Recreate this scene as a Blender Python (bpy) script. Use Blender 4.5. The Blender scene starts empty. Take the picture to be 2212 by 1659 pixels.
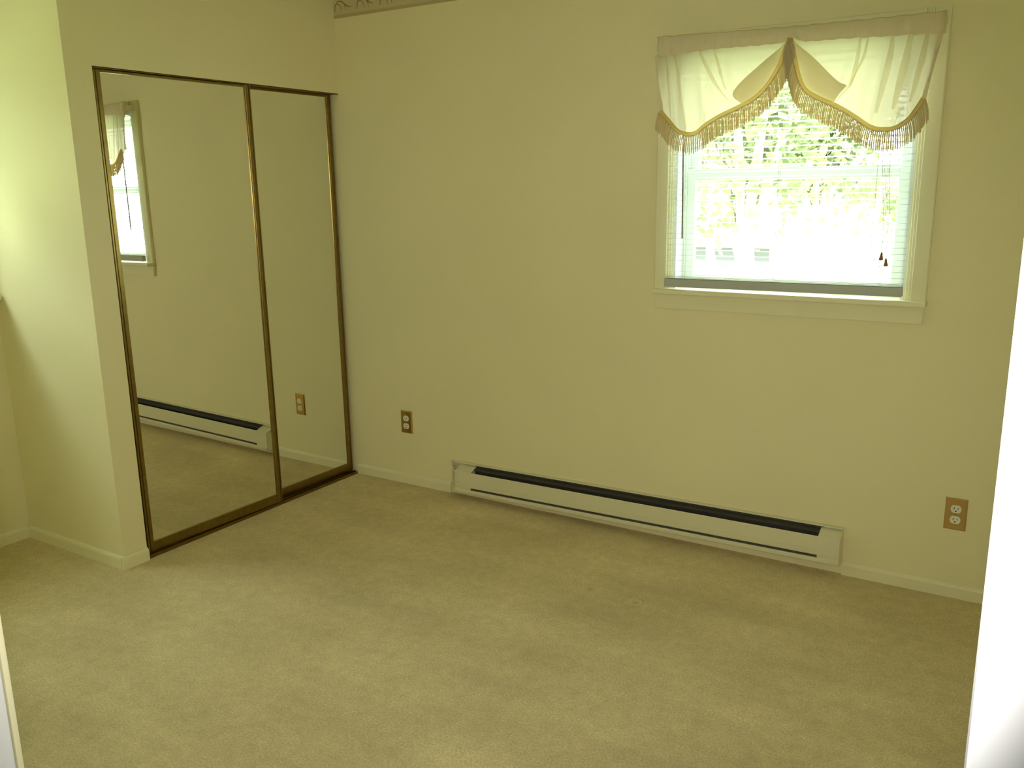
import bpy, bmesh, math, random
from mathutils import Vector, Matrix

# ------------------------------------------------------------------ camera, sky, sun, exposure
scene = bpy.context.scene
C = scene.collection
FPX = 1881.447
cam_data = bpy.data.cameras.new('camera')
cam_data.sensor_fit = 'HORIZONTAL'; cam_data.sensor_width = 36.0
cam_data.lens = FPX * 36.0 / 2212.0
cam_data.clip_start = 0.01; cam_data.clip_end = 500
cam = bpy.data.objects.new('camera', cam_data); C.objects.link(cam)
CAM = Vector((3.1434, -3.3922, 1.5129))
_r = Vector((0.846823, 0.531671, -0.014709)); _u = Vector((-0.105244, 0.194609, 0.975219)); _f = Vector((-0.521358, 0.824289, -0.220754))
m = Matrix.Identity(4)
for i in range(3):
    m[i][0] = _r[i]; m[i][1] = _u[i]; m[i][2] = -_f[i]; m[i][3] = CAM[i]
cam.matrix_world = m
scene.camera = cam

SKY = 12.5
SUN = 14.0
FLASH = 88.0
EXPOSURE = 0.09

world = bpy.data.worlds.new('sky'); scene.world = world; world.use_nodes = True
bg = world.node_tree.nodes['Background']
bg.inputs['Color'].default_value = (0.90, 1.0, 1.0, 1); bg.inputs['Strength'].default_value = SKY

sun_d = bpy.data.lights.new('sun', 'SUN'); sun_d.energy = SUN; sun_d.angle = 0.02; sun_d.color = (1.0, 0.96, 0.88)
sun = bpy.data.objects.new('sun', sun_d); C.objects.link(sun)
sun.rotation_euler = Vector((-0.45, 0.65, -0.62)).to_track_quat('-Z', 'Y').to_euler()

def portal(name, loc, direction, sx, sy):
    d = bpy.data.lights.new(name, 'AREA'); d.shape = 'RECTANGLE'; d.size = sx; d.size_y = sy; d.cycles.is_portal = True
    o = bpy.data.objects.new(name, d); C.objects.link(o); o.location = loc
    o.rotation_euler = Vector(direction).to_track_quat('-Z', 'Z').to_euler()
portal('window_portal', (2.23, 0.16, 1.55), (0, -1, 0), 0.90, 0.94)
portal('window_portal', (-0.86, -1.97, 1.55), (1, 0, 0), 0.90, 0.94)

flash_d = bpy.data.lights.new('camera_flash', 'SPOT'); flash_d.energy = FLASH; flash_d.shadow_soft_size = 0.012
flash_d.spot_size = math.radians(89); flash_d.spot_blend = 1.0
flash_d.color = (1.0, 0.97, 0.93)
flash = bpy.data.objects.new('camera_flash', flash_d); C.objects.link(flash)
flash.location = CAM + _u * 0.035 - _r * 0.025
flash.rotation_euler = _f.to_track_quat('-Z', 'Y').to_euler()

vs = scene.view_settings
scene.display_settings.display_device = 'sRGB'
vs.view_transform = 'Standard'; vs.look = 'None'; vs.exposure = EXPOSURE; vs.gamma = 1.0; vs.use_curve_mapping = False
cy = scene.cycles
cy.max_bounces = 8; cy.diffuse_bounces = 6; cy.glossy_bounces = 4; cy.transmission_bounces = 4; cy.transparent_max_bounces = 12
cy.use_adaptive_sampling = True; cy.adaptive_threshold = 0.02; cy.use_light_tree = False
cy.sample_clamp_indirect = 6.0; cy.use_denoising = True

# ------------------------------------------------------------------ materials
def mat(name, col, rough=0.6, metal=0.0, spec=0.5):
    mt = bpy.data.materials.new(name); mt.use_nodes = True
    b = mt.node_tree.nodes['Principled BSDF']
    b.inputs['Base Color'].default_value = (*col, 1); b.inputs['Roughness'].default_value = rough
    b.inputs['Metallic'].default_value = metal; b.inputs['Specular IOR Level'].default_value = spec
    return mt

def matte(name, col):
    mt = bpy.data.materials.new(name); mt.use_nodes = True
    N = mt.node_tree.nodes; N.remove(N['Principled BSDF'])
    d = N.new('ShaderNodeBsdfDiffuse'); d.inputs['Color'].default_value = (*col, 1)
    mt.node_tree.links.new(d.outputs[0], N['Material Output'].inputs['Surface'])
    return mt

def nodes(mt):
    nt = mt.node_tree
    return nt, nt.nodes, nt.links, nt.nodes.get('Principled BSDF') or nt.nodes.get('Diffuse BSDF')

def add_noise(mt, scale, c1, c2, bump=0.0, bscale=None, detail=4, lo=0.3, hi=0.7, dist=0.002):
    nt, N, L, b = nodes(mt)
    tc = N.new('ShaderNodeTexCoord')
    n = N.new('ShaderNodeTexNoise'); n.inputs['Scale'].default_value = scale; n.inputs['Detail'].default_value = detail
    L.new(tc.outputs['Object'], n.inputs['Vector'])
    r = N.new('ShaderNodeValToRGB'); r.color_ramp.elements[0].position = lo; r.color_ramp.elements[1].position = hi
    r.color_ramp.elements[0].color = (*c1, 1); r.color_ramp.elements[1].color = (*c2, 1)
    L.new(n.outputs['Fac'], r.inputs['Fac']); L.new(r.outputs['Color'], b.inputs[0])
    if bump:
        n2 = N.new('ShaderNodeTexNoise'); n2.inputs['Scale'].default_value = bscale or scale; n2.inputs['Detail'].default_value = 3
        L.new(tc.outputs['Object'], n2.inputs['Vector'])
        bp = N.new('ShaderNodeBump'); bp.inputs['Strength'].default_value = bump; bp.inputs['Distance'].default_value = dist
        L.new(n2.outputs['Fac'], bp.inputs['Height']); L.new(bp.outputs['Normal'], b.inputs['Normal'])
    return r

WALL = (0.83, 0.765, 0.475)
def sc(c, k): return tuple(min(1, x * k) for x in c)
M = {}
M['wall'] = matte('cream_wall_paint', WALL)
add_noise(M['wall'], 1.7, sc(WALL, 0.985), sc(WALL, 1.015), detail=1)
M['ceiling'] = matte('ceiling_paint', (0.84, 0.82, 0.66))
M['trim'] = mat('cream_gloss_trim_paint', (0.82, 0.775, 0.50), 0.38, spec=0.4)
M['hall'] = matte('hall_wall_paint', (0.70, 0.69, 0.62))
M['white'] = mat('white_door_frame_paint', (0.80, 0.81, 0.80), 0.4, spec=0.4)
M['vinyl'] = mat('white_vinyl', (0.74, 0.78, 0.76), 0.35)
M['slat'] = mat('white_blind_slat', (0.72, 0.74, 0.69), 0.35)
M['railshade'] = mat('shade_toned_bottom_rail', (0.46, 0.48, 0.44), 0.4)  # shade on the rail's room side is put into this grey
M['cord'] = mat('pale_blind_cord', (0.62, 0.62, 0.50), 0.7)
M['wand'] = mat('smoky_plastic_wand', (0.25, 0.27, 0.22), 0.25)
M['tassel'] = mat('brown_wooden_tassel', (0.28, 0.13, 0.05), 0.5)
M['mirror'] = mat('silvered_mirror', (0.86, 0.87, 0.80), 0.0, 1.0)
M['gold'] = mat('bronze_gold_anodised_metal', (0.27, 0.19, 0.055), 0.33, 1.0)
add_noise(M['gold'], 40, (0.24, 0.17, 0.05), (0.30, 0.215, 0.065))
M['track'] = mat('dark_bronze_track_metal', (0.26, 0.18, 0.06), 0.35, 1.0)
M['black'] = mat('dark_gap', (0.02, 0.02, 0.018), 0.8)
M['heater'] = mat('beige_heater_enamel', (0.74, 0.70, 0.47), 0.35)
M['fin'] = mat('dark_heater_element', (0.075, 0.07, 0.055), 0.5, 0.2)
M['brass'] = mat('polished_brass', (0.72, 0.49, 0.17), 0.2, 1.0)
M['brass2'] = mat('tan_brass_plate', (0.55, 0.36, 0.12), 0.35, 0.45)
M['ivory'] = mat('ivory_plastic', (0.80, 0.79, 0.66), 0.35)
M['rod'] = mat('white_curtain_rod', (0.75, 0.73, 0.60), 0.4)
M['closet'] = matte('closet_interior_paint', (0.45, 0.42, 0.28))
M['siding'] = matte('white_house_siding', (0.80, 0.80, 0.80))
M['roof'] = matte('pale_shingle_roof', (0.62, 0.61, 0.60))
M['pane'] = mat('house_window_glass', (0.13, 0.13, 0.135), 0.6, spec=0.1)
M['bark'] = matte('tree_bark', (0.42, 0.37, 0.30))
add_noise(M['bark'], 9, (0.33, 0.29, 0.23), (0.52, 0.47, 0.39), detail=2)
M['lawn'] = matte('pale_lawn', (0.35, 0.42, 0.18))
add_noise(M['lawn'], 0.35, (0.50, 0.50, 0.42), (0.30, 0.40, 0.14), detail=2)
M['brick'] = matte('house_wall_outside', (0.6, 0.6, 0.57))

def glass_mat():
    mt = bpy.data.materials.new('window_glass'); mt.use_nodes = True
    nt, N, L, b = nodes(mt); N.remove(b); out = N['Material Output']
    t = N.new('ShaderNodeBsdfTransparent'); t.inputs['Color'].default_value = (0.95, 0.98, 0.96, 1)
    g = N.new('ShaderNodeBsdfGlossy'); g.inputs['Roughness'].default_value = 0.0
    lw = N.new('ShaderNodeLayerWeight'); lw.inputs['Blend'].default_value = 0.5
    pw = N.new('ShaderNodeMath'); pw.operation = 'POWER'; pw.inputs[1].default_value = 5.0; L.new(lw.outputs['Facing'], pw.inputs[0])
    fr = N.new('ShaderNodeMath'); fr.operation = 'MULTIPLY_ADD'; fr.inputs[1].default_value = 0.5; fr.inputs[2].default_value = 0.02; L.new(pw.outputs[0], fr.inputs[0])
    mx = N.new('ShaderNodeMixShader'); L.new(fr.outputs[0], mx.inputs[0]); L.new(t.outputs[0], mx.inputs[1]); L.new(g.outputs[0], mx.inputs[2])
    L.new(mx.outputs[0], out.inputs['Surface'])
    return mt
M['glass'] = glass_mat()

def fabric_mat(name, col, trans_col, trans, thread=420.0, see=0.0):
    mt = bpy.data.materials.new(name); mt.use_nodes = True
    nt, N, L, b = nodes(mt); N.remove(b); out = N['Material Output']
    tc = N.new('ShaderNodeTexCoord')
    w = N.new('ShaderNodeTexNoise'); w.inputs['Scale'].default_value = thread; w.inputs['Detail'].default_value = 2
    mp = N.new('ShaderNodeMapping'); mp.inputs['Scale'].default_value = (0.25, 1, 1.0)
    L.new(tc.outputs['Object'], mp.inputs['Vector']); L.new(mp.outputs['Vector'], w.inputs['Vector'])
    d = N.new('ShaderNodeBsdfDiffuse'); d.inputs['Color'].default_value = (*col, 1)
    t = N.new('ShaderNodeBsdfTranslucent')
    mixc = N.new('ShaderNodeMix'); mixc.data_type = 'RGBA'
    mixc.inputs[6].default_value = (*sc(trans_col, 0.86), 1); mixc.inputs[7].default_value = (*trans_col, 1)
    L.new(w.outputs['Fac'], mixc.inputs[0]); L.new(mixc.outputs[2], t.inputs['Color'])
    mx = N.new('ShaderNodeMixShader'); mx.inputs[0].default_value = trans
    L.new(d.outputs[0], mx.inputs[1]); L.new(t.outputs[0], mx.inputs[2])
    last = mx
    if see:
        tr = N.new('ShaderNodeBsdfTransparent'); m2 = N.new('ShaderNodeMixShader'); m2.inputs[0].default_value = see
        L.new(mx.outputs[0], m2.inputs[1]); L.new(tr.outputs[0], m2.inputs[2]); last = m2
    bp = N.new('ShaderNodeBump'); bp.inputs['Strength'].default_value = 0.2; bp.inputs['Distance'].default_value = 0.001
    L.new(w.outputs['Fac'], bp.inputs['Height']); L.new(bp.outputs['Normal'], d.inputs['Normal'])
    L.new(last.outputs[0], out.inputs['Surface'])
    return mt
M['sheer'] = fabric_mat('cream_sheer_valance_cloth', (0.76, 0.68, 0.50), (0.66, 0.59, 0.40), 0.56, see=0.02)
M['pleat'] = fabric_mat('sheer_pleat_cloth', (0.80, 0.74, 0.56), (0.95, 0.89, 0.70), 0.8, see=0.2)
M['hem'] = fabric_mat('doubled_valance_cloth', (0.84, 0.74, 0.50), (0.60, 0.50, 0.32), 0.2)
M['fold'] = fabric_mat('folded_back_valance_cloth', (0.72, 0.64, 0.42), (0.72, 0.60, 0.36), 0.55)
M['braid'] = fabric_mat('gold_braid_thread', (0.70, 0.52, 0.18), (0.60, 0.44, 0.14), 0.35, thread=700)
M['fringe'] = fabric_mat('gold_and_cream_fringe_cord', (0.84, 0.73, 0.45), (0.76, 0.64, 0.37), 0.45, thread=200)
def leaf_mat(name, c):
    mt = bpy.data.materials.new(name); mt.use_nodes = True
    nt, N, L, b = nodes(mt); N.remove(b); out = N['Material Output']
    d = N.new('ShaderNodeBsdfDiffuse'); d.inputs['Color'].default_value = (*c, 1)
    t = N.new('ShaderNodeBsdfTranslucent'); t.inputs['Color'].default_value = (*sc(c, 1.2), 1)
    mx = N.new('ShaderNodeMixShader'); mx.inputs[0].default_value = 0.4
    L.new(d.outputs[0], mx.inputs[1]); L.new(t.outputs[0], mx.inputs[2]); L.new(mx.outputs[0], out.inputs['Surface'])
    return mt
M['leaf1'] = leaf_mat('fresh_green_leaves', (0.20, 0.24, 0.115))
M['leaf2'] = leaf_mat('darker_green_leaves', (0.175, 0.21, 0.105))

def carpet_mat():
    mt = matte('beige_cut_pile_carpet', (0.4, 0.33, 0.18))
    nt, N, L, b = nodes(mt)
    tc = N.new('ShaderNodeTexCoord')
    def noise(s, det=3, rough=0.5, sx=1, sy=1, rot=0.0):
        mp = N.new('ShaderNodeMapping'); mp.inputs['Scale'].default_value = (sx, sy, 1); mp.inputs['Rotation'].default_value = (0, 0, rot)
        L.new(tc.outputs['Object'], mp.inputs['Vector'])
        n = N.new('ShaderNodeTexNoise'); n.inputs['Scale'].default_value = s; n.inputs['Detail'].default_value = det; n.inputs['Roughness'].default_value = rough
        L.new(mp.outputs['Vector'], n.inputs['Vector']); return n
    def ramp(src, lo, hi, a, c):
        r = N.new('ShaderNodeMapRange'); r.inputs['From Min'].default_value = lo; r.inputs['From Max'].default_value = hi
        r.inputs['To Min'].default_value = a; r.inputs['To Max'].default_value = c; L.new(src, r.inputs['Value']); return r.outputs['Result']
    def mul(a, c):
        q = N.new('ShaderNodeMath'); q.operation = 'MULTIPLY'; L.new(a, q.inputs[0])
        if isinstance(c, (int, float)): q.inputs[1].default_value = c
        else: L.new(c, q.inputs[1])
        return q.outputs[0]
    big = ramp(noise(1.7, 4, 0.6).outputs['Fac'], 0.3, 0.7, 0.87, 1.10)           # wear and vacuum patches
    streak = ramp(noise(3.2, 2, 0.5, 0.35, 1.6, 0.5).outputs['Fac'], 0.3, 0.7, 0.92, 1.07)
    tuft = ramp(noise(150, 1, 0.7).outputs['Fac'], 0.3, 0.7, 0.84, 1.14)
    mid = ramp(noise(24, 2, 0.65).outputs['Fac'], 0.25, 0.75, 0.91, 1.09)
    v = mul(mul(big, streak), mul(tuft, mid))
    # one worn ring and two pressed dents left by furniture near the heater
    def dist(px, py):
        mp = N.new('ShaderNodeVectorMath'); mp.operation = 'DISTANCE'; mp.inputs[1].default_value = (px, py, 0)
        L.new(tc.outputs['Object'], mp.inputs[0]); return mp.outputs['Value']
    d = dist(1.918, -0.640)
    a = N.new('ShaderNodeMath'); a.operation = 'SUBTRACT'; L.new(d, a.inputs[0]); a.inputs[1].default_value = 0.040
    ab = N.new('ShaderNodeMath'); ab.operation = 'ABSOLUTE'; L.new(a.outputs[0], ab.inputs[0])
    v = mul(v, ramp(ab.outputs[0], 0.0005, 0.004, 0.84, 1.0))
    v = mul(v, ramp(dist(1.930, -0.640), 0.004, 0.016, 0.80, 1.0))
    v = mul(v, ramp(dist(1.735, -0.623), 0.004, 0.022, 0.84, 1.0))
    vm = N.new('ShaderNodeVectorMath'); vm.operation = 'SCALE'; vm.inputs[0].default_value = CARPET
    L.new(v, vm.inputs['Scale']); L.new(vm.outputs['Vector'], b.inputs[0])
    return mt
CARPET = (0.64, 0.53, 0.31)
M['carpet'] = carpet_mat()

def border_mat():
    mt = mat('wallpaper_border_print', (0.5, 0.42, 0.22), 0.7, spec=0.2)
    nt, N, L, b = nodes(mt)
    tc = N.new('ShaderNodeTexCoord'); sp = N.new('ShaderNodeSeparateXYZ'); L.new(tc.outputs['Object'], sp.inputs[0])
    r = N.new('ShaderNodeValToRGB'); r.color_ramp.interpolation = 'LINEAR'
    mr = N.new('ShaderNodeMapRange'); mr.inputs['From Min'].default_value = 2.325; mr.inputs['From Max'].default_value = 2.45
    L.new(sp.outputs['Z'], mr.inputs['Value']); L.new(mr.outputs['Result'], r.inputs['Fac'])
    e = r.color_ramp.elements; e[0].position = 0.0; e[0].color = (0.54, 0.44, 0.23, 1); e[1].position = 1.0; e[1].color = (0.60, 0.53, 0.31, 1)
    for p, c in ((0.05, (0.50, 0.40, 0.20)), (0.11, (0.52, 0.43, 0.22)), (0.14, (0.60, 0.53, 0.31)), (0.86, (0.60, 0.53, 0.31)), (0.9, (0.52, 0.43, 0.22))):
        x = e.new(p); x.color = (*c, 1)
    L.new(r.outputs['Color'], b.inputs['Base Color'])
    return mt
M['border'] = border_mat()
M['scroll'] = mat('brown_printed_scroll', (0.30, 0.22, 0.09), 0.7, spec=0.2)

# ------------------------------------------------------------------ helpers
def tag(o, label=None, cat=None, group=None, kind=None):
    if label: o['label'] = label
    if cat: o['category'] = cat
    if group: o['group'] = group
    if kind: o['kind'] = kind
    return o

def empty(name, loc=(0, 0, 0), rot=(0, 0, 0)):
    o = bpy.data.objects.new(name, None); C.objects.link(o); o.location = loc; o.rotation_euler = rot
    o.empty_display_size = 0.05
    return o

def link(name, me, mt, parent=None, local=False):
    if mt is not None: me.materials.append(M[mt] if isinstance(mt, str) else mt)
    o = bpy.data.objects.new(name, me); C.objects.link(o)
    if parent is not None:
        o.parent = parent
        if not local:
            top = parent
            loc = Vector(top.location)
            if top.parent is not None and top.type == 'MESH': loc = Vector((0, 0, 0))
            o.matrix_parent_inverse = Matrix.Translation(-loc) if parent.type == 'EMPTY' else Matrix.Identity(4)
    return o

class MB:
    """collects boxes, prisms and tubes; build() links them as one mesh"""
    def __init__(self): self.bm = bmesh.new()
    def box(self, x0, x1, y0, y1, z0, z1, bev=0.0, seg=2):
        b2 = bmesh.new()
        vs_ = [b2.verts.new((x, y, z)) for x in (x0, x1) for y in (y0, y1) for z in (z0, z1)]
        for q in ((0, 1, 3, 2), (4, 6, 7, 5), (0, 4, 5, 1), (2, 3, 7, 6), (0, 2, 6, 4), (1, 5, 7, 3)):
            b2.faces.new([vs_[i] for i in q])
        if bev: bmesh.ops.bevel(b2, geom=list(b2.edges), offset=bev, segments=seg, profile=0.6, affect='EDGES')
        bmesh.ops.recalc_face_normals(b2, faces=b2.faces)
        self._merge(b2); return self
    def prism(self, prof, axis, a, b):
        """closed 2-D profile extruded along an axis from a to b; profile gives the two other axes in order"""
        b2 = bmesh.new()
        def P(t, p):
            if axis == 'x': return (t, p[0], p[1])
            if axis == 'y': return (p[0], t, p[1])
            return (p[0], p[1], t)
        A = [b2.verts.new(P(a, p)) for p in prof]; B = [b2.verts.new(P(b, p)) for p in prof]
        n = len(prof)
        for i in range(n): b2.faces.new((A[i], A[(i + 1) % n], B[(i + 1) % n], B[i]))
        b2.faces.new(A); b2.faces.new(list(reversed(B)))
        bmesh.ops.recalc_face_normals(b2, faces=b2.faces)
        self._merge(b2); return self
    def tube(self, pts, rad, sides=8, cap=True):
        pts = [Vector(p) for p in pts]; n = len(pts)
        rads = rad if isinstance(rad, (list, tuple)) else [rad] * n
        b2 = bmesh.new(); rings = []
        t0 = (pts[1] - pts[0]).normalized()
        up = Vector((0, 0, 1)) if abs(t0.z) < 0.9 else Vector((1, 0, 0))
        nrm = (up - t0 * up.dot(t0)).normalized()
        for i, p in enumerate(pts):
            t = (pts[min(i + 1, n - 1)] - pts[max(i - 1, 0)]).normalized()
            nrm = (nrm - t * nrm.dot(t)).normalized(); bn = t.cross(nrm)
            rings.append([b2.verts.new(p + (nrm * math.cos(k * math.tau / sides) + bn * math.sin(k * math.tau / sides)) * rads[i]) for k in range(sides)])
        for i in range(n - 1):
            for k in range(sides):
                b2.faces.new((rings[i][k], rings[i][(k + 1) % sides], rings[i + 1][(k + 1) % sides], rings[i + 1][k]))
        if cap: b2.faces.new(list(reversed(rings[0]))); b2.faces.new(rings[-1])
        for f in b2.faces: f.smooth = True
        self._merge(b2); return self
    def grid(self, rows, smooth=True, thick=0.0):
        """rows of points -> quad surface"""
        b2 = bmesh.new()
        V = [[b2.verts.new(p) for p in r] for r in rows]
        for i in range(len(V) - 1):
            for j in range(len(V[0]) - 1):
                f = b2.faces.new((V[i][j], V[i][j + 1], V[i + 1][j + 1], V[i + 1][j])); f.smooth = smooth
        self._merge(b2); return self
    def _merge(self, b2):
        me = bpy.data.meshes.new('tmp'); b2.to_mesh(me); b2.free(); self.bm.from_mesh(me); bpy.data.meshes.remove(me)
    def mesh(self, name):
        me = bpy.data.meshes.new(name); self.bm.to_mesh(me); self.bm.free(); return me
    def build(self, name, mt, parent=None, local=False): return link(name, self.mesh(name), mt, parent, local)

def struct(o, label=None):
    o['kind'] = 'structure'
    if label: o['label'] = label
    return o

def wall_hole(axis, a0, a1, t0, t1, z0, z1, h):
    """wall slab along axis x or y with a rectangular hole h=(h0,h1,hz0,hz1)"""
    mb = MB()
    def bx(p, q, r, s):
        if q - p < 1e-6 or s - r < 1e-6: return
        if axis == 'x': mb.box(p, q, t0, t1, r, s)
        else: mb.box(t0, t1, p, q, r, s)
    bx(a0, h[0], z0, z1); bx(h[1], a1, z0, z1); bx(h[0], h[1], z0, h[2]); bx(h[0], h[1], h[3], z1)
    return mb

def interp(pts, n):
    """resample a polyline evenly (Catmull-Rom smoothed)"""
    P = [Vector(p) for p in pts]; Q = []
    for i in range(len(P) - 1):
        p0 = P[max(i - 1, 0)]; p1 = P[i]; p2 = P[i + 1]; p3 = P[min(i + 2, len(P) - 1)]
        for k in range(12):
            t = k / 12
            Q.append(0.5 * ((2 * p1) + (p2 - p0) * t + (2 * p0 - 5 * p1 + 4 * p2 - p3) * t * t + (3 * p1 - p0 - 3 * p2 + p3) * t ** 3))
    Q.append(P[-1])
    acc = [0.0]
    for i in range(1, len(Q)): acc.append(acc[-1] + (Q[i] - Q[i - 1]).length)
    out = []; j = 0
    for k in range(n):
        s = acc[-1] * k / (n - 1)
        while j < len(Q) - 2 and acc[j + 1] < s: j += 1
        d = acc[j + 1] - acc[j]; t = 0 if d < 1e-12 else (s - acc[j]) / d
        out.append(Q[j].lerp(Q[j + 1], min(1, max(0, t))))
    return out

# ------------------------------------------------------------------ setting
ZC = 2.45
YF = -3.153; YR = -3.045          # hall side and room side of the doorway wall
XL = -0.694; XR = 3.42
YS = -1.428                        # closet side face
OW = 1.3186; OH = 1.977            # closet opening

mb = MB(); mb.box(XL - 0.15, XR + 0.15, YR - 0.12, 0.0, -0.02, 0.0)
struct(mb.build('floor', 'carpet'), 'beige cut pile carpet across the whole room')
mb = MB(); mb.box(1.4, 4.3, -4.75, YF, -0.02, 0.0)
struct(mb.build('floor_hall', 'carpet'), 'carpet of the hallway outside the room')
mb = MB(); mb.box(XL - 0.15, 4.3, -4.85, 0.15, ZC, ZC + 0.1)
struct(mb.build('ceiling', 'ceiling'), 'pale flat ceiling')

WX0, WX1, WZ0, WZ1 = 1.79, 2.67, 1.076, 2.000      # opening of the window in view
wb = wall_hole('x', XL - 0.15, XR + 0.15, 0.0, 0.15, -0.02, ZC, (WX0, WX1, WZ0, WZ1))
wall_back = struct(wb.build('wall_back', 'wall'), 'cream painted wall with the window and the heater')

mb = MB(); mb.box(-0.10, 0.0, YS, -OW, 0, ZC); mb.box(-0.10, 0.0, -OW, 0.0, OH, ZC)
struct(mb.build('wall_closet', 'wall'), 'cream wall around and above the mirrored closet doors')
mb = MB(); mb.box(XL, -0.10, YS, YS + 0.09, 0, ZC)
struct(mb.build('wall_alcove', 'wall'), 'bright cream side of the closet facing the doorway')
LY0, LY1 = -2.41, -1.53
wl = wall_hole('y', YR - 0.1, 0.0, XL - 0.15, XL, -0.02, ZC, (LY0, LY1, WZ0, WZ1))
struct(wl.build('wall_left', 'wall'), 'cream wall at the left with a second window')
DX0, DX1, DZ = 2.3755, 3.1353, 2.03                # doorway the picture is taken through
wf = wall_hole('x', XL - 0.15, XR + 0.15, YF, YR, 0.0, ZC, (DX0 - 0.018, DX1 + 0.018, 0.0, DZ + 0.018))
struct(wf.build('wall_front', 'wall'), 'cream wall with the doorway')
mb = MB(); mb.box(XR, XR + 0.15, YR, 0.0, 0, ZC)
struct(mb.build('wall_right', 'wall'), 'cream wall at the right')
mb = MB(); mb.box(1.3, 1.4, -4.75, YF, -0.02, ZC); mb.box(4.2, 4.3, -4.75, YF, -0.02, ZC); mb.box(1.3, 4.3, -4.85, -4.75, -0.02, ZC); mb.box(XR + 0.15, 4.3, YF, YF + 0.1, -0.02, ZC)
struct(mb.build('wall_hall', 'hall'), 'plain walls of the hallway')
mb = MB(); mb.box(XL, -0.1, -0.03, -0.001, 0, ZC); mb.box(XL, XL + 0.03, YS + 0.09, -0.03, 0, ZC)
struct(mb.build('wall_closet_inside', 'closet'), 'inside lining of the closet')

BH = 0.055
def board(name, label, p0, p1, inward):
    """baseboard with a rounded top from p0 to p1, standing off the wall by 12 mm"""
    (x0, y0), (x1, y1) = p0, p1
    prof = [(0, 0), (0.012, 0), (0.012, BH - 0.014), (0.0095, BH - 0.006), (0.005, BH - 0.001), (0, BH)]
    mb = MB()
    if abs(y0 - y1) < 1e-6: mb.prism([(y0 + inward * p[0], p[1]) for p in prof], 'x', x0, x1)
    else: mb.prism([(x0 + inward * p[0], p[1]) for p in prof], 'y', y0, y1)
    return struct(mb.build(name, 'trim'), label)
board('baseboard_back', 'low cream baseboard between closet and heater', (0.0, -0.0005), (0.628, -0.0005), -1)
board('baseboard_back', 'low cream baseboard right of the heater', (2.528, -0.0005), (XR, -0.0005), -1)
board('baseboard_closet', 'short cream baseboard beside the closet opening', (0.0005, YS - 0.012), (0.0005, -OW), 1)
board('baseboard_alcove', 'cream baseboard along the side of the closet', (XL + 0.012, YS - 0.0005), (-0.001, YS - 0.0005), -1)
board('baseboard_left', 'cream baseboard under the left window', (XL + 0.0005, YR), (XL + 0.0005, YS - 0.012), 1)
board('baseboard_right', 'cream baseboard along the right wall', (XR - 0.0005, YR), (XR - 0.0005, -0.013), -1)

# wallpaper border under the ceiling, with its printed scrolls
mb = MB(); mb.box(0.001, XR - 0.001, -0.0012, -0.0002, 2.325, ZC - 0.001)
border = tag(mb.build('wallpaper_border', 'border'), 'brown scroll wallpaper border along the top of the window wall', 'wallpaper border')
for k in range(24):
    x0 = 0.010 + k * 0.143
    mb = MB()
    def leaf(pts, r): mb.tube([(x0 + p[0], -0.0013, 2.325 + p[1]) for p in pts], [q * 1.6 for q in r], 5)
    leaf([(0.0, 0.030), (0.004, 0.060), (0.022, 0.077), (0.045, 0.075), (0.068, 0.058), (0.090, 0.046), (0.108, 0.044)], [0.0012, 0.0016, 0.0016, 0.0019, 0.0020, 0.0016, 0.0006])
    leaf([(0.004, 0.058), (0.020, 0.066), (0.034, 0.058), (0.044, 0.040), (0.047, 0.028)], [0.0007, 0.0011, 0.0012, 0.0010, 0.0005])
    leaf([(0.045, 0.075), (0.060, 0.063), (0.070, 0.046), (0.073, 0.030)], [0.0007, 0.0011, 0.0011, 0.0005])
    leaf([(0.0, 0.096), (0.030, 0.104), (0.055, 0.097), (0.080, 0.088), (0.110, 0.094)], [0.0007, 0.0014, 0.0014, 0.0013, 0.0006])
    sw = mb.mesh('scroll'); 
    for v in sw.vertices: v.co.y = -0.0012 + (v.co.y + 0.0013) * 0.15
    link('scroll', sw, 'scroll', border)

# door frame the camera looks through
door = struct(empty('door_1', ((DX0 + DX1) / 2, (YF + YR) / 2, 0)), 'white door frame in the foreground')
for s, x in ((-1, DX0), (1, DX1)):
    MB().box(min(x, x + s * 0.018), max(x, x + s * 0.018), YF, YR + 0.0027, 0, DZ + 0.018, 0.0012).build('door_jamb', 'white', door)
    MB().box(min(x, x + s * 0.06), max(x, x + s * 0.06), YR + 0.0045, YR + 0.010, 0, DZ + 0.06, 0.0015).build('room_casing', 'trim', door)
    MB().box(min(x, x + s * 0.062), max(x, x + s * 0.062), YF - 0.012, YF, 0, DZ + 0.06, 0.0025).build('hall_casing', 'white', door)
MB().box(DX0, DX1, YF, YR + 0.0027, DZ, DZ + 0.018).build('head_jamb', 'white', door)
MB().box(DX0, DX1, YR + 0.0045, YR + 0.010, DZ, DZ + 0.06, 0.0015).build('room_casing', 'trim', door)
MB().box(DX0, DX1, YF - 0.012, YF, DZ, DZ + 0.06, 0.0025).build('hall_casing', 'white', door)

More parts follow.
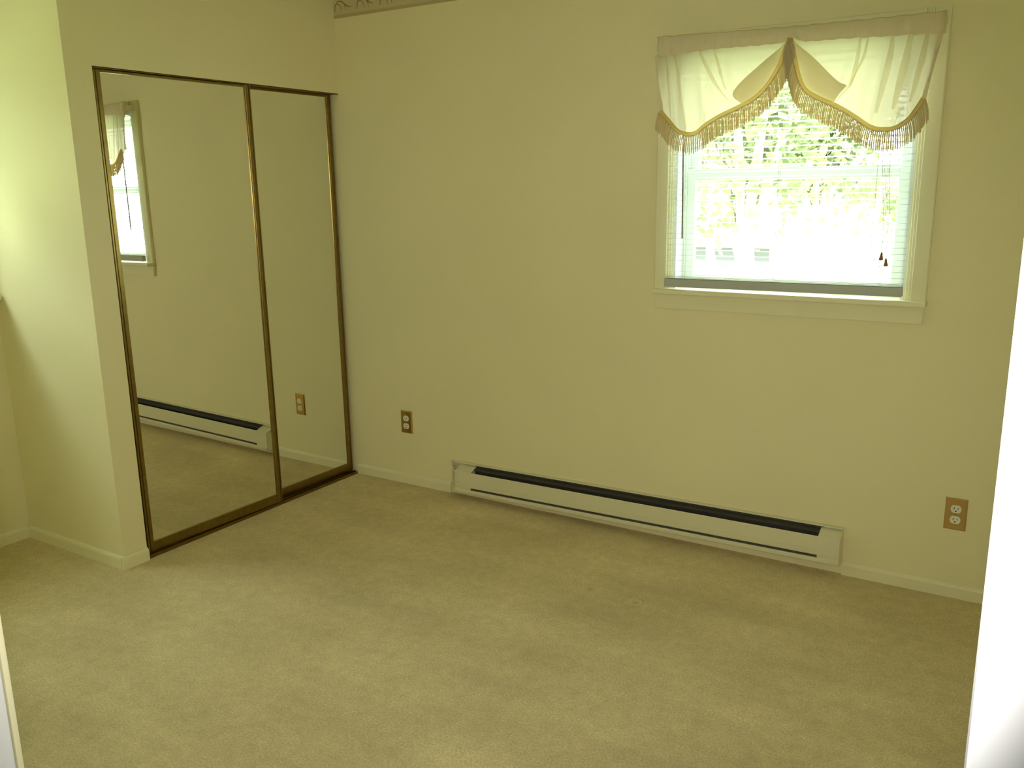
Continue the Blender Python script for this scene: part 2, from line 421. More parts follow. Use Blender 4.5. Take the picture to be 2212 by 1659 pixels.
# ------------------------------------------------------------------ windows
def make_window(name, label, T, w, z0, z1, stool_l, stool_r):
    """double hung window; built in local coordinates: x along the wall, -y into the room; T maps (x,y,z) to world"""
    root = struct(empty(name, T @ Vector((w / 2, 0, z0))), label)
    def part(nm, mb, mt, parent=root):
        me = mb.mesh(nm); me.transform(T); me.update()
        return link(nm, me, mt, parent)
    cw = 0.076
    prof_l = [(-cw, 0), (-cw, -0.016), (-cw + 0.004, -0.019), (-0.026, -0.017), (-0.024, -0.013), (-0.016, -0.013), (-0.014, -0.0105), (-0.007, -0.0105), (-0.005, -0.008), (0, -0.008), (0, 0)]
    part('side_casing', MB().prism(prof_l, 'z', z0 + 0.02, z1 + cw), 'trim')
    part('side_casing', MB().prism([(w - p[0], p[1]) for p in prof_l], 'z', z0 + 0.02, z1 + cw), 'trim')
    part('head_casing', MB().prism([(p[1], z1 - p[0]) for p in prof_l], 'x', 0.0, w), 'trim')
    st = MB(); st.box(stool_l, stool_r, -0.055, 0.0, z0, z0 + 0.020, 0.005, 3); st.box(0.0, w, -0.001, 0.072, z0, z0 + 0.020)
    part('stool', st, 'trim')
    part('apron', MB().box(-cw + 0.006, w + cw - 0.006, -0.018, 0, z0 - 0.064, z0, 0.003), 'trim')
    zb = z0 + 0.020
    j = MB(); j.box(0, 0.012, -0.006, 0.15, zb, z1); j.box(w - 0.012, w, -0.006, 0.15, zb, z1); j.box(0.012, w - 0.012, -0.006, 0.15, z1 - 0.012, z1); j.box(0.012, w - 0.012, 0.072, 0.15, zb - 0.02, zb + 0.012)
    part('frame', j, 'vinyl')
    jl = MB()
    for a in (0.012, w - 0.024):
        jl.box(a, a + 0.012, 0.060, 0.066, zb, z1 - 0.012); jl.box(a, a + 0.012, 0.098, 0.103, zb, z1 - 0.012); jl.box(a, a + 0.012, 0.136, 0.142, zb, z1 - 0.012)
    part('jamb_liner', jl, 'vinyl')
    zm = (zb + z1) / 2 + 0.001
    for nm, ya, a, b in (('lower_sash', 0.068, zb + 0.010, zm + 0.022), ('upper_sash', 0.105, zm - 0.022, z1 - 0.012)):
        s = MB(); x0, x1 = 0.014, w - 0.014; fw = 0.044
        s.box(x0, x0 + fw, ya, ya + 0.03, a, b, 0.003); s.box(x1 - fw, x1, ya, ya + 0.03, a, b, 0.003)
        s.box(x0 + fw, x1 - fw, ya, ya + 0.03, a, a + 0.044, 0.003); s.box(x0 + fw, x1 - fw, ya, ya + 0.03, b - 0.044, b, 0.003)
        so = part(nm, s, 'vinyl')
        part('pane', MB().box(x0 + fw - 0.004, x1 - fw + 0.004, ya + 0.013, ya + 0.016, a + 0.040, b - 0.040), 'glass', so)
        if nm == 'lower_sash':
            part('sash_lock', MB().box(w / 2 - 0.03, w / 2 + 0.03, ya - 0.008, ya + 0.012, b, b + 0.014, 0.004), 'vinyl', so)
    return root
T1 = Matrix.Translation((WX0, 0, 0))
make_window('window_1', 'white double hung window with cream casing above the heater', T1, WX1 - WX0, WZ0, WZ1, 1.718 - WX0, 2.7504 - WX0)
T2 = Matrix.Translation((XL, LY0, 0)) @ Matrix(((0, -1, 0, 0), (1, 0, 0, 0), (0, 0, 1, 0), (0, 0, 0, 1)))
make_window('window_2', 'cream cased window in the left wall, only its sill tip in the picture', T2, LY1 - LY0, WZ0, WZ1, -0.074, (YS - 0.006) - LY0)

# ------------------------------------------------------------------ sliding mirror doors and their tracks
def mirror_door(x_mid, y0, y1, delta, label):
    w = y1 - y0; z0, z1 = 0.014, 1.9715
    root = empty('sliding_mirror_door', (x_mid, (y0 + y1) / 2, z0), (0, -0.005, delta))
    tag(root, label, 'mirror door', 'sliding closet doors')
    h = z1 - z0; fw = 0.029
    MB().box(-0.006, 0.0, -w / 2 + 0.012, w / 2 - 0.012, 0.02, h - 0.004).build('mirror_panel', 'mirror', root, True)
    def stile(a, b):   # ridged stile: an outer bead, a groove and a flat face
        s = 1 if a < 0 else -1
        e = a if a < 0 else b
        pr = [(-0.014, 0), (0.006, 0), (0.008, 0.002), (0.008, 0.006), (0.004, 0.008), (0.004, 0.010), (0.0075, 0.012), (0.0075, fw - 0.002), (0.006, fw), (-0.014, fw)]
        MB().prism([(p[0], e + s * p[1]) for p in pr], 'z', 0, h).build('stile', 'gold', root, True)
    stile(-w / 2, -w / 2 + fw); stile(w / 2 - fw, w / 2)
    MB().box(-0.014, 0.006, -w / 2 + fw, w / 2 - fw, 0, 0.044, 0.0015).build('bottom_rail', 'gold', root, True)
    MB().box(-0.014, 0.006, -w / 2 + fw, w / 2 - fw, h - 0.010, h, 0.001).build('top_rail', 'gold', root, True)
    return root
mirror_door(-0.018, -1.298, -0.554, -0.027, 'wide left mirror door with gold frame reflecting the window and heater')
mirror_door(-0.045, -0.605, -0.013, -0.020, 'narrow right mirror door behind the left one, reflecting the wall outlet')

trk = tag(empty('closet_floor_track', (-0.035, -OW / 2, 0)), 'dark bronze sliding door track on the carpet under the mirror doors', 'door track')
MB().box(-0.080, 0.002, -OW, -0.001, 0.0, 0.004).build('track_base', 'track', trk)
for x in (-0.078, -0.0535, -0.0255, -0.002):
    MB().box(x - 0.0022, x + 0.0022, -OW + 0.001, -0.002, 0.003, 0.0125, 0.0008).build('track_rib', 'gold', trk)
trk = tag(empty('closet_head_track', (-0.035, -OW / 2, OH)), 'dark bronze channel above the mirror doors under the wall', 'door track')
for x in (-0.079, -0.0465, -0.0015):
    MB().box(x - 0.0015, x + 0.0015, -OW + 0.001, -0.002, OH - 0.005, OH, 0.0005).build('track_flange', 'track', trk)
MB().box(-0.080, 0.0, -OW + 0.001, -0.002, OH - 0.003, OH).build('track_top', 'track', trk)

# ------------------------------------------------------------------ electric baseboard heater
def heater():
    x0, x1 = 0.690, 2.526
    tilt = 0.0105; zb = 0.036
    root = tag(empty('baseboard_heater', (x0, 0, zb), (0, -tilt, 0)), 'long beige electric baseboard heater low on the window wall', 'heater')
    L = x1 - x0
    B = lambda mb, nm, mt, par=root: mb.build(nm, mt, par, True)
    xa, xb = 0.098, L - 0.082                       # between the end boxes
    bp = MB(); bp.box(-0.03, L, -0.004, -0.0012, -0.006, 0.139)
    bp.prism([(-0.0012, 0.139), (-0.016, 0.1385), (-0.0165, 0.1335), (-0.015, 0.1335), (-0.0145, 0.1365), (-0.0012, 0.1365)], 'x', -0.03, L)
    B(bp, 'back_panel', 'heater')
    fp = MB()
    pr = [(-0.065, 0.0305), (-0.0665, 0.0325), (-0.0665, 0.0385), (-0.0655, 0.0395), (-0.0655, 0.0405), (-0.0665, 0.0415), (-0.0665, 0.0485), (-0.0655, 0.0495), (-0.0655, 0.0505), (-0.0665, 0.0515),
          (-0.0665, 0.107), (-0.064, 0.109), (-0.0625, 0.107), (-0.0625, 0.0305)]
    fp.prism(pr, 'x', 0.0, L - 0.001)
    B(fp, 'front_panel', 'heater')
    lp = MB(); lp.prism([(-0.0665, 0.0), (-0.0685, 0.004), (-0.0685, 0.017), (-0.0655, 0.0195), (-0.0625, 0.0185), (-0.0625, 0.004), (-0.004, 0.002), (-0.004, 0.0)], 'x', 0.006, L - 0.001)
    B(lp, 'lower_lip', 'heater')
    for a, b in ((0.004, xa + 0.0), (xb, L - 0.002)):
        B(MB().box(a, b, -0.0645, -0.0612, 0.0190, 0.031), 'slot_end', 'heater')
        c = MB(); c.prism([(-0.0625, 0.106), (-0.005, 0.128), (-0.005, 0.124), (-0.0615, 0.102)], 'x', a, b)
        B(c, 'end_cover', 'heater')
    e = MB()                                         # left end swings out towards the wall
    e.prism([(0.0, -0.0665), (0.002, -0.0665), (-0.058, -0.0012), (-0.060, -0.0012)], 'z', 0.004, 0.106)
    e.prism([(-0.060, -0.0012), (-0.058, -0.0012), (0.004, -0.0012), (0.004, -0.004)], 'z', 0.106, 0.137)
    bm2 = bmesh.new()
    q = [bm2.verts.new(p) for p in ((0, -0.0665, 0.106), (-0.060, -0.0012, 0.106), (-0.060, -0.0012, 0.137), (0.004, -0.0652, 0.106), (-0.056, -0.0012, 0.106), (-0.056, -0.0012, 0.137))]
    for f in ((0, 2, 1), (3, 4, 5), (0, 3, 5, 2), (1, 2, 5, 4), (0, 1, 4, 3)): bm2.faces.new([q[i] for i in f])
    bmesh.ops.recalc_face_normals(bm2, faces=bm2.faces); e._merge(bm2)
    B(e, 'end_cap', 'heater')
    e = MB(); e.prism([(-0.0012, -0.004), (-0.0685, 0.0), (-0.0685, 0.105), (-0.064, 0.108), (-0.0012, 0.139)], 'x', L - 0.0015, L + 0.0015)
    B(e, 'end_cap', 'heater')
    # black deflector and finned heating element inside
    d = MB(); d.box(xa - 0.01, xb + 0.01, -0.0065, -0.0042, 0.01, 0.131); d.prism([(-0.0065, 0.122), (-0.030, 0.113), (-0.030, 0.111), (-0.0065, 0.120)], 'x', xa - 0.01, xb + 0.01)
    d.box(xa - 0.01, xb + 0.01, -0.0615, -0.0605, 0.022, 0.100)
    B(d, 'deflector', 'fin')
    el = MB(); el.tube([(xa, -0.034, 0.065), (xb, -0.034, 0.065)], 0.006, 8)
    B(el, 'heating_element', 'fin')
    fins = MB()
    k = 0
    while xa + 0.01 + k * 0.014 < xb - 0.01:
        x = xa + 0.01 + k * 0.014
        fins.box(x, x + 0.0012, -0.058, -0.010, 0.035, 0.095); k += 1
    tag(B(fins, 'fins', 'fin'), kind='stuff')
heater()

# ------------------------------------------------------------------ wall outlets
def outlet(x, z, w, h, label, pm, tilt=0.0):
    root = tag(empty('wall_outlet', (x, -0.0005, z), (0, tilt, 0)), label, 'outlet', 'duplex wall outlets')
    B = lambda mb, nm, mt, par=root: mb.build(nm, mt, par, True)
    bm = bmesh.new()
    a = [bm.verts.new((sx * w / 2, 0.0, sz * h / 2)) for sx, sz in ((-1, -1), (1, -1), (1, 1), (-1, 1))]
    c = [bm.verts.new((sx * (w / 2 - 0.001), -0.002, sz * (h / 2 - 0.001))) for sx, sz in ((-1, -1), (1, -1), (1, 1), (-1, 1))]
    d = [bm.verts.new((sx * (w / 2 - 0.0055), -0.0058, sz * (h / 2 - 0.0055))) for sx, sz in ((-1, -1), (1, -1), (1, 1), (-1, 1))]
    for p, q in ((a, c), (c, d)):
        for i in range(4): bm.faces.new((p[i], p[(i + 1) % 4], q[(i + 1) % 4], q[i]))
    bm.faces.new(d); bm.faces.new(list(reversed(a))); bmesh.ops.recalc_face_normals(bm, faces=bm.faces)
    me = bpy.data.meshes.new('cover_plate'); bm.to_mesh(me); bm.free()
    link('cover_plate', me, pm, root, True)
    for s in (1, -1):
        zc = s * 0.0205
        prof = []
        for k in range(28):
            t = k * math.tau / 28; px = 0.0178 * math.cos(t); pz = 0.0178 * math.sin(t)
            prof.append((px, zc + max(-0.0145, min(0.0145, pz))))
        r = MB().prism(prof, 'y', -0.0075, -0.0045)
        ro = r.build('receptacle', 'ivory', root, True)
        sl = MB(); sl.box(-0.0075, -0.0053, -0.0077, -0.0068, zc - 0.0015, zc + 0.0075); sl.box(0.0053, 0.0075, -0.0077, -0.0068, zc - 0.0005, zc + 0.0065)
        sl.tube([(0, -0.0068, zc - 0.0075), (0, -0.0077, zc - 0.0075)], 0.0027, 10)
        link('slots', sl.mesh('slots'), 'black', ro, True)
    sc_ = MB(); sc_.tube([(0, -0.0056, 0), (0, -0.0072, 0), (0, -0.0078, 0)], [0.0034, 0.0034, 0.002], 12)
    so = sc_.build('screw', pm, root, True)
    link('screw_slot', MB().box(-0.003, 0.003, -0.0081, -0.0074, -0.0004, 0.0004).mesh('screw_slot'), 'black', so, True)
outlet(0.3501, 0.3329, 0.0750, 0.1217, 'shiny brass outlet plate between the closet corner and the heater', 'brass')
outlet(2.9073, 0.3235, 0.0735, 0.1217, 'tan brass outlet plate right of the heater by the door frame', 'brass2')

# ------------------------------------------------------------------ mini blind
def blind():
    bx0, bx1, yc = 1.772, 2.670, -0.040
    root = tag(empty('mini_blind', ((bx0 + bx1) / 2, yc, 1.10)), 'white horizontal mini blind with open slats hanging in the window', 'blind')
    MB().box(bx0, bx1, yc - 0.013, yc + 0.013, 2.005, 2.032, 0.002).build('head_rail', 'slat', root)
    def slat_mesh():
        th = math.radians(8.5); rows = []
        n = 6
        for top in (1, 0):
            pass
        bm = bmesh.new(); up = []; lo = []
        for i in range(n + 1):
            s = -1 + 2 * i / n
            c = 0.0016 * (1 - s * s)
            for x, L_ in ((0, 0), (1, 1)):
                pass
            d = s * 0.0125
            y = d * math.cos(th); z = -d * math.sin(th) + c
            up.append((y, z)); lo.append((y, z - 0.0005))
        prof = up + list(reversed(lo))
        W = (bx1 - bx0) / 2
        bm.free()
        return MB().prism(prof, 'x', -W, W).mesh('slat')
    sm = slat_mesh(); sm.materials.append(M['slat'])
    for p in sm.polygons: p.use_smooth = False
    def put(z, tilt=0.0, name='slat'):
        o = bpy.data.objects.new(name, sm); C.objects.link(o); o.parent = root
        o.matrix_parent_inverse = Matrix.Translation(-Vector(root.location))
        o.location = ((bx0 + bx1) / 2, yc, z); o.rotation_euler = (0, tilt, 0)
    k = 0
    while 1.172 + k * 0.0215 < 1.998:
        f = max(0, 1 - k / 30)
        put(1.172 + k * 0.0215, -0.005 * f); k += 1
    for k in range(3): put(1.1455 + k * 0.0042, -0.006)          # surplus slats lying on the bottom rail
    br = MB().box(-(bx1 - bx0) / 2 - 0.001, (bx1 - bx0) / 2 + 0.001, -0.0135, 0.0135, -0.017, 0.017, 0.004, 3).build('bottom_rail', 'railshade', root)
    br.location = ((bx0 + bx1) / 2, yc, 1.1255); br.rotation_euler = (0, -0.0055, 0)
    for x in (1.852, 2.215, 2.590):
        lc = MB()
        for dy in (-0.0128, 0.0128): lc.tube([(x, yc + dy, 1.11), (x, yc + dy, 2.01)], 0.0006, 4)
        lc.tube([(x + 0.004, yc, 1.11), (x + 0.004, yc, 2.01)], 0.0006, 4)
        lc.build('ladder_cord', 'cord', root)
    w = MB(); w.tube([(1.838, yc - 0.026, 1.985), (1.842, yc - 0.022, 1.70), (1.848, yc - 0.020, 1.303)], 0.0034, 6)
    w.tube([(1.838, yc - 0.026, 1.985), (1.838, yc - 0.012, 2.006)], 0.0018, 6)
    w.build('tilt_wand', 'wand', root)
    yl = yc - 0.022
    for pts in ([(2.560, 1.99), (2.566, 1.70), (2.590, 1.40), (2.5955, 1.282)], [(2.572, 1.99), (2.580, 1.60), (2.606, 1.40), (2.6105, 1.262)],
                [(2.555, 1.99), (2.560, 1.47), (2.5566, 1.307), (2.5654, 1.250), (2.5824, 1.2295), (2.600, 1.245), (2.604, 1.262)],
                [(2.600, 1.99), (2.600, 1.55), (2.612, 1.40), (2.6265, 1.3085), (2.6304, 1.244), (2.604, 1.2138), (2.575, 1.226), (2.568, 1.27), (2.558, 1.305)]):
        P = interp([(p[0], yl, p[1]) for p in pts], 40)
        MB().tube(P, 0.0008, 4).build('pull_cord', 'cord', root)
    for x, z, a in ((2.5945, 1.254, 0.06), (2.6110, 1.233, -0.05)):
        t = MB().tube([(a * -0.0 , 0, 0.0145), (0, 0, 0.012), (0, 0, 0.0), (0, 0, -0.0125), (0, 0, -0.014)], [0.0018, 0.0032, 0.0052, 0.0078, 0.0060], 12).build('tassel', 'tassel', root)
        t.location = (x, yl, z); t.rotation_euler = (0, a, 0)
blind()

# ------------------------------------------------------------------ valance
def valance():
    yv = -0.085
    root = tag(empty('window_valance', (2.23, yv, 2.05)), 'cream swag valance with gold fringe over the top of the window', 'valance')
    top = [(1.727, 2.0638), (1.9904, 2.0561), (2.2477, 2.0491), (2.5051, 2.0464), (2.738, 2.047)]
    hem = [(1.7324, 1.9945), (1.778, 1.9939), (1.9625, 2.0007), (2.2116, 1.997), (2.2480, 2.012), (2.2909, 1.9943), (2.3927, 1.9938), (2.715, 1.9816), (2.734, 1.9826)]
    Lb = [(1.7642, 1.7902), (1.8007, 1.7531), (1.8338, 1.7172), (1.8596, 1.704), (1.8877, 1.6994), (1.9134, 1.7051), (1.9456, 1.729), (2.0039, 1.7603), (2.0852, 1.793), (2.1387, 1.8222), (2.1804, 1.8659), (2.2154, 1.9248), (2.2317, 1.975), (2.2451, 2.0094)]
    Rb = [(2.2500, 2.0089), (2.2686, 1.9361), (2.2874, 1.8739), (2.311, 1.8316), (2.3541, 1.8028), (2.4332, 1.7633), (2.4854, 1.7296), (2.5371, 1.6947), (2.5817, 1.685), (2.6195, 1.6909), (2.6552, 1.7162), (2.6801, 1.7536), (2.6942, 1.7793)]
    def at(poly, x):
        for i in range(len(poly) - 1):
            if poly[i][0] <= x <= poly[i + 1][0]:
                t = (x - poly[i][0]) / (poly[i + 1][0] - poly[i][0]); return poly[i][1] + t * (poly[i + 1][1] - poly[i][1])
        return poly[0][1] if x < poly[0][0] else poly[-1][1]
    rnd = random.Random(4)
    ph = [rnd.uniform(0, 6.28) for _ in range(8)]
    def ripple(x, v):
        return 0.0045 * v * (math.sin(x * 62 + ph[0]) + 0.7 * math.sin(x * 103 + ph[1]) + 0.4 * math.sin(x * 171 + ph[2])) - 0.016 * math.sin(math.pi * min(1, v))
    # rod pocket
    rows = []
    N = 150
    for j in range(9):
        v = j / 8; r = []
        for i in range(N + 1):
            x = 1.7270 + (2.738 - 1.7270) * i / N
            pin = math.exp(-((x - 2.2478) / 0.018) ** 2)
            zt = at(top, x) + 0.0015 * math.sin(x * 90); zh = at(hem, x) + 0.0016 * math.sin(x * 120 + 1)
            edge = min(1, (x - 1.727) / 0.02, (2.738 - x) / 0.02)
            y = yv - 0.010 * math.sin(math.pi * v) + 0.0022 * math.sin(x * 190 + ph[3]) + 0.0014 * math.sin(x * 330 + v * 2) + 0.012 * pin * v
            y += 0.03 * (1 - max(0, edge)) ** 2
            r.append((x, y, zt + (zh - zt) * v))
        rows.append(r)
    mb = MB(); mb.grid(rows)
    # cloth wraps over the rod and back down behind it
    back = [[(p[0], -0.062, p[2]) for p in rows[0]], [(p[0], -0.062, p[2]) for p in rows[-1]]]
    mb.grid([[(p[0], p[1], p[2]) for p in rows[0]], [(p[0], -0.0735, p[2] + 0.004) for p in rows[0]], back[0], back[1]])
    mb.build('rod_pocket', 'hem', root)
    def panel(bot, xa, xb, name):
        n = 90
        B = interp([(p[0], 0, p[1]) for p in bot], n)
        rows = []
        for j in range(25):
            v = j / 24; r = []
            for i in range(n):
                u = i / (n - 1)
                x_t = xa + (xb - xa) * u
                zt = at(hem, x_t) + 0.006
                b = B[i]
                x = x_t + (b.x - x_t) * (v ** 1.15); z = zt + (b.z - zt) * v
                y = yv + ripple(x_t, v) + 0.004
                r.append((x, y, z))
            rows.append(r)
        MB().grid(rows).build(name, 'sheer', root)
        return rows[-1]
    eL = panel(Lb, 1.729, 2.2455, 'swag_panel')
    eR = panel(Rb, 2.2500, 2.736, 'swag_panel')
    # cloth folded back beside the gathered middle
    def fold(a, b, name, bulge=0.012):
        n = 24
        A = interp([(p[0], 0, p[1]) for p in a], n); Bq = interp([(p[0], 0, p[1]) for p in b], n)
        rows = []
        for j in range(9):
            v = j / 8
            rows.append([(A[i].x + (Bq[i].x - A[i].x) * v, yv - 0.020 - bulge * math.sin(math.pi * v) * (0.3 + i / n), A[i].z + (Bq[i].z - A[i].z) * v) for i in range(n)])
        MB().grid(rows).build(name, 'fold', root)
    fold([(2.2400, 2.0000), (2.1662, 1.9478), (2.0845, 1.884), (2.0547, 1.8537), (2.0449, 1.8364), (2.050, 1.823)],
         [(2.2440, 2.0050), (2.2317, 1.975), (2.2154, 1.9248), (2.1804, 1.8659), (2.1387, 1.8222), (2.085, 1.797)], 'folded_edge')
    fold([(2.2560, 2.0000), (2.3291, 1.9387), (2.3876, 1.8803), (2.4205, 1.8503), (2.4411, 1.8412), (2.4480, 1.8360)],
         [(2.2520, 2.0050), (2.2686, 1.9361), (2.2874, 1.8739), (2.311, 1.8316), (2.3541, 1.8028), (2.405, 1.779)], 'folded_edge')
    def pleat(pts, w, name='pleat'):
        P = interp([(p[0], 0, p[1]) for p in pts], 16); rows = [[], [], []]
        for i, p in enumerate(P):
            k = math.sin(math.pi * min(1, 0.12 + i / 15 * 0.85)); ww = w * (0.35 + 0.65 * k)
            for j, d in enumerate((-1, 0, 1)):
                rows[j].append((p.x + d * ww / 2, yv - 0.0215 - (0.0012 if d == 0 else 0), p.z))
        MB().grid(rows).build(name, 'pleat', root)
    pleat([(1.9107, 1.9989), (1.9377, 1.9474), (1.9761, 1.8788), (2.008, 1.8355), (2.0392, 1.8072)], 0.016)
    pleat([(1.9661, 2.0004), (1.9818, 1.9601), (2.0, 1.9016), (2.0197, 1.8511)], 0.012)
    pleat([(2.4827, 1.9852), (2.4783, 1.941), (2.4702, 1.8845), (2.4526, 1.8297), (2.4109, 1.7847)], 0.014)
    pleat([(2.5064, 1.9859), (2.4984, 1.9317), (2.479, 1.8884), (2.4598, 1.8368)], 0.010)
    pleat([(1.780, 1.993), (1.790, 1.92), (1.797, 1.83), (1.805, 1.76)], 0.010)
    pleat([(1.815, 1.993), (1.830, 1.92), (1.845, 1.83), (1.868, 1.72)], 0.012)
    pleat([(2.690, 1.983), (2.682, 1.92), (2.668, 1.84), (2.655, 1.77)], 0.020)
    pleat([(2.640, 1.984), (2.632, 1.92), (2.620, 1.85), (2.603, 1.75)], 0.026)
    pleat([(2.585, 1.984), (2.580, 1.92), (2.565, 1.83), (2.548, 1.74)], 0.022)
    # bound side edges
    def edge(pts, w):
        P = interp([(p[0], 0, p[1]) for p in pts], 14)
        rows = [[(p.x - w / 2, yv - 0.006, p.z) for p in P], [(p.x, yv - 0.009, p.z) for p in P], [(p.x + w / 2, yv - 0.004, p.z) for p in P]]
        MB().grid(rows).build('side_hem', 'hem', root)
    edge([(1.7345, 1.996), (1.7420, 1.93), (1.7530, 1.85), (1.7610, 1.79)], 0.014)
    edge([(2.7270, 1.984), (2.7160, 1.92), (2.7040, 1.85), (2.6935, 1.78)], 0.014)
    # braid and hanging fringe
    for e in (Lb, Rb):
        n = 120
        P = interp([(p[0], 0, p[1]) for p in e], n)
        mb = MB(); rows = []
        for off in (0.007, 0.003, -0.002, -0.007):
            r = []
            for i, p in enumerate(P):
                t = (P[min(i + 1, n - 1)] - P[max(i - 1, 0)]).normalized(); nr = Vector((-t.z, 0, t.x)); nr = nr if nr.z > 0 else -nr
                r.append((p.x + nr.x * off, yv - 0.028 - (0.0028 if abs(off) < 0.004 else 0) + 0.0006 * math.sin(i * 2.1), p.z + nr.z * off))
            rows.append(r)
        mb.grid(rows)
        for k in range(0, n - 1):                       # picot stitches under the braid
            p = rows[3][k]; q = rows[3][k + 1]
            mb.tube([p, ((p[0] + q[0]) / 2, p[1] - 0.0012, (p[2] + q[2]) / 2 - 0.0016), q], 0.0011, 4, False)
        mb.build('braid', 'braid', root)
        rnd2 = random.Random(11 if e is Lb else 12)
        ns = 112
        S = interp([(p[0], 0, p[1]) for p in e], ns)
        fr = MB()
        for i, p in enumerate(S):
            t = (S[min(i + 1, ns - 1)] - S[max(i - 1, 0)]).normalized()
            nr = Vector((-t.z, 0, t.x)); nr = nr if nr.z > 0 else -nr
            st = p - nr * 0.007
            ln = 0.066 + rnd2.uniform(-0.004, 0.004)
            dx = -nr.x * 0.016 + rnd2.uniform(-0.0014, 0.0014)
            pts = []; rr = []
            yy = yv - 0.028 + rnd2.uniform(-0.0012, 0.0012)
            for k in range(9):
                s = k / 8
                pts.append((st.x + dx * (1 - (1 - s) ** 2), yy - 0.003 * math.sin(s * 2), st.z - ln * s)); rr.append((0.0021 if k % 2 else 0.0027) * (1 if k < 8 else 0.5))
            fr.tube(pts, rr, 5)
        tag(fr.build('fringe', 'fringe', root), kind='stuff')
    MB().prism([(-0.071, 2.018), (-0.071, 2.042), (-0.067, 2.045), (-0.066, 2.042), (-0.066, 2.018), (-0.067, 2.015)], 'x', 1.735, 2.730).build('curtain_rod', 'rod', root)
    for x in (1.728, 2.734): MB().box(x - 0.002, x + 0.002, -0.070, -0.0195, 2.016, 2.044, 0.001).build('rod_bracket', 'rod', root)
    return root
valance()
# ------------------------------------------------------------------ outdoors
GZ = -2.9
mb = MB(); mb.box(-90, 70, 0.4, 110, GZ - 0.1, GZ); mb.box(-90, -1.1, -60, 0.4, GZ - 0.1, GZ)
struct(mb.build('ground', 'lawn'), 'pale sunlit ground outside')
mb = MB(); mb.box(XL - 0.151, 4.4, -4.9, 0.151, GZ, -0.021)
struct(mb.build('wall_lower', 'brick'), 'storey below the room')

def house():
    x0, x1, y0, y1 = -12.5, -2.6, 22.0, 29.0
    root = tag(empty('neighbour_house', ((x0 + x1) / 2, y0, GZ)), 'white house with pale roof seen faintly through the blind', 'house')
    MB().box(x0, x1, y0, y1, GZ, -0.20).build('house_wall', 'siding', root)
    MB().prism([(y0 - 0.5, -0.25), (y0 - 0.5, -0.12), ((y0 + y1) / 2, 0.75), (y1 + 0.5, -0.12), (y1 + 0.5, -0.25)], 'x', x0 - 0.4, x1 + 0.4).build('house_roof', 'roof', root)
    for a, b in ((-7.6, -6.9), (-6.35, -5.95), (-5.68, -4.88), (-4.80, -4.05)):
        f = MB()
        f.box(a - 0.06, b + 0.06, y0 - 0.05, y0, -1.36, -1.28); f.box(a - 0.06, b + 0.06, y0 - 0.05, y0, -0.33, -0.25)
        f.box(a - 0.06, a, y0 - 0.05, y0, -1.28, -0.33); f.box(b, b + 0.06, y0 - 0.05, y0, -1.28, -0.33); f.box(a, b, y0 - 0.04, y0, -0.83, -0.78)
        fo = f.build('house_window', 'siding', root)
        link('house_pane', MB().box(a, b, y0 - 0.02, y0 - 0.002, -1.28, -0.33).mesh('house_pane'), 'pane', fo)
    for z in range(9):
        MB().box(x0 - 0.01, x1 + 0.01, y0 - 0.012, y0, GZ + 0.2 + z * 0.27, GZ + 0.215 + z * 0.27).build('siding_lap', 'siding', root)
house()

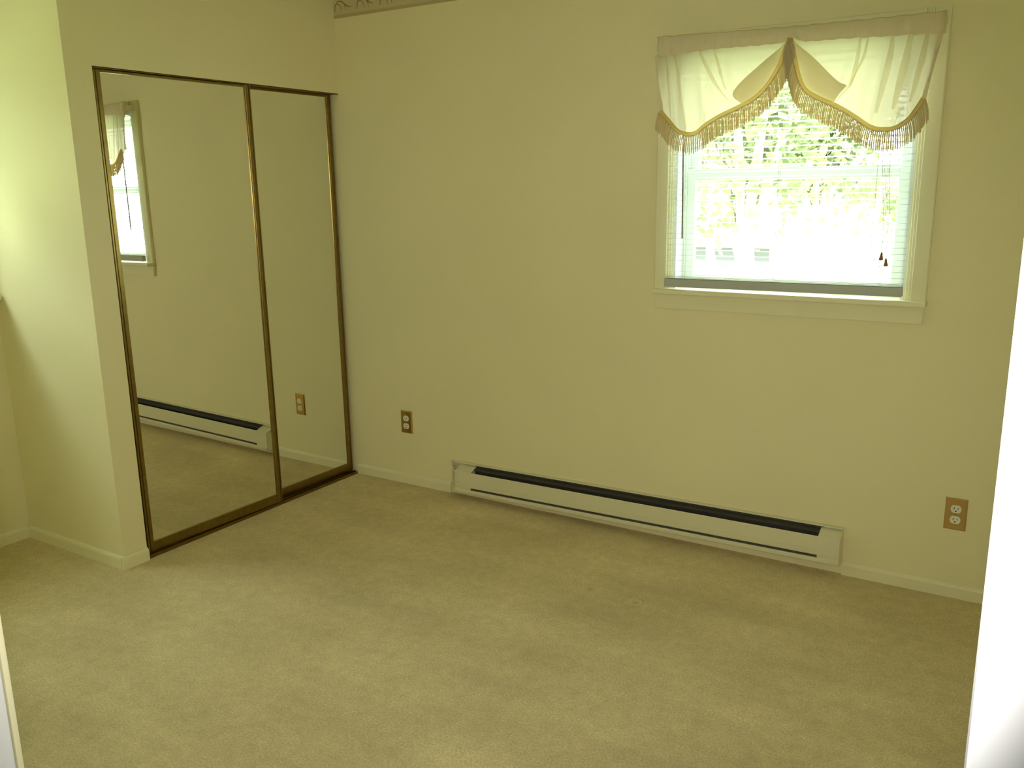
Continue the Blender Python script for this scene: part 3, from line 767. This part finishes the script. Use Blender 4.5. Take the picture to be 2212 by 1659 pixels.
def tree(x, y, h, r, label, seed, lm, nleaf, leaf, trunk_r, fork=0.4):
    rnd = random.Random(seed)
    root = tag(empty('tree', (x, y, GZ)), label, 'tree', 'trees outside')
    tr = MB()
    zf = h * fork
    tr.tube([(x, y, GZ), (x + 0.1, y, GZ + zf * 0.5), (x, y, GZ + zf)], [trunk_r * 1.25, trunk_r, trunk_r * 0.85], 10)
    ends = []
    for k in range(7):
        a = k * 2.4 + rnd.uniform(-0.3, 0.3); rr = r * rnd.uniform(0.45, 0.8)
        e = Vector((x + rr * math.cos(a), y + rr * math.sin(a), GZ + h * rnd.uniform(0.55, 0.92)))
        s = Vector((x, y, GZ + zf * rnd.uniform(0.8, 1.0))); md = s.lerp(e, 0.5) + Vector((0, 0, 0.05 * h))
        tr.tube([s, md, e], [trunk_r * 0.6, trunk_r * 0.35, trunk_r * 0.12], 7); ends.append(e); ends.append(md)
    tr.build('trunk', 'bark', root)
    V = []; F = []
    zc = GZ + h * 0.66
    cl = [Vector((x, y, zc))] + ends + [Vector((x + r * rnd.uniform(-0.8, 0.8), y + r * rnd.uniform(-0.8, 0.8), zc + h * rnd.uniform(-0.25, 0.28))) for _ in range(16)]
    for i in range(nleaf):
        c = rnd.choice(cl); d = Vector((rnd.gauss(0, 1), rnd.gauss(0, 1), rnd.gauss(0, 0.8))) * r * 0.20
        p = c + d
        q = Vector((p.x - x, p.y - y)); k = q.length / (r * 1.02)
        if k > 1: p.x = x + q.x / k; p.y = y + q.y / k
        n = Vector((rnd.gauss(0, 1), rnd.gauss(0, 1), rnd.gauss(0.6, 1))).normalized()
        t = n.orthogonal().normalized(); t.rotate(Matrix.Rotation(rnd.uniform(0, 6.28), 3, n)); b = n.cross(t)
        s = leaf * rnd.uniform(0.7, 1.3); k = len(V)
        V += [p - t * s, p + b * s * 0.5, p + t * s, p - b * s * 0.5]; F.append((k, k + 1, k + 2, k + 3))
    me = bpy.data.meshes.new('foliage'); me.from_pydata([tuple(v) for v in V], [], F)
    tag(link('foliage', me, lm, root), kind='stuff')
tree(-2.0, 13.0, 9.0, 2.3, 'nearest tree with forked pale trunk behind the middle of the blind', 1, 'leaf1', 3600, 0.13, 0.20)
tree(-11.6, 33.5, 11.0, 2.7, 'leafy tree behind the left end of the white house', 2, 'leaf2', 5000, 0.20, 0.26, 0.25)
tree(-5.6, 34.0, 10.0, 2.7, 'leafy tree behind the middle of the white house', 3, 'leaf1', 5000, 0.20, 0.26, 0.25)
tree(0.0, 33.5, 9.0, 2.7, 'leafy tree behind the right end of the white house', 5, 'leaf2', 5000, 0.20, 0.24, 0.25)
tree(1.3, 18.0, 5.2, 1.7, 'small rounded tree at the right edge of the window', 7, 'leaf1', 3400, 0.11, 0.12, 0.25)
tree(-5.2, -6.2, 8.5, 2.3, 'leafy tree outside the left window, unseen, added to dim and green its light', 21, 'leaf1', 4200, 0.16, 0.2, 0.2)  # unseen tree, added to dim and tint daylight reaching the closet side
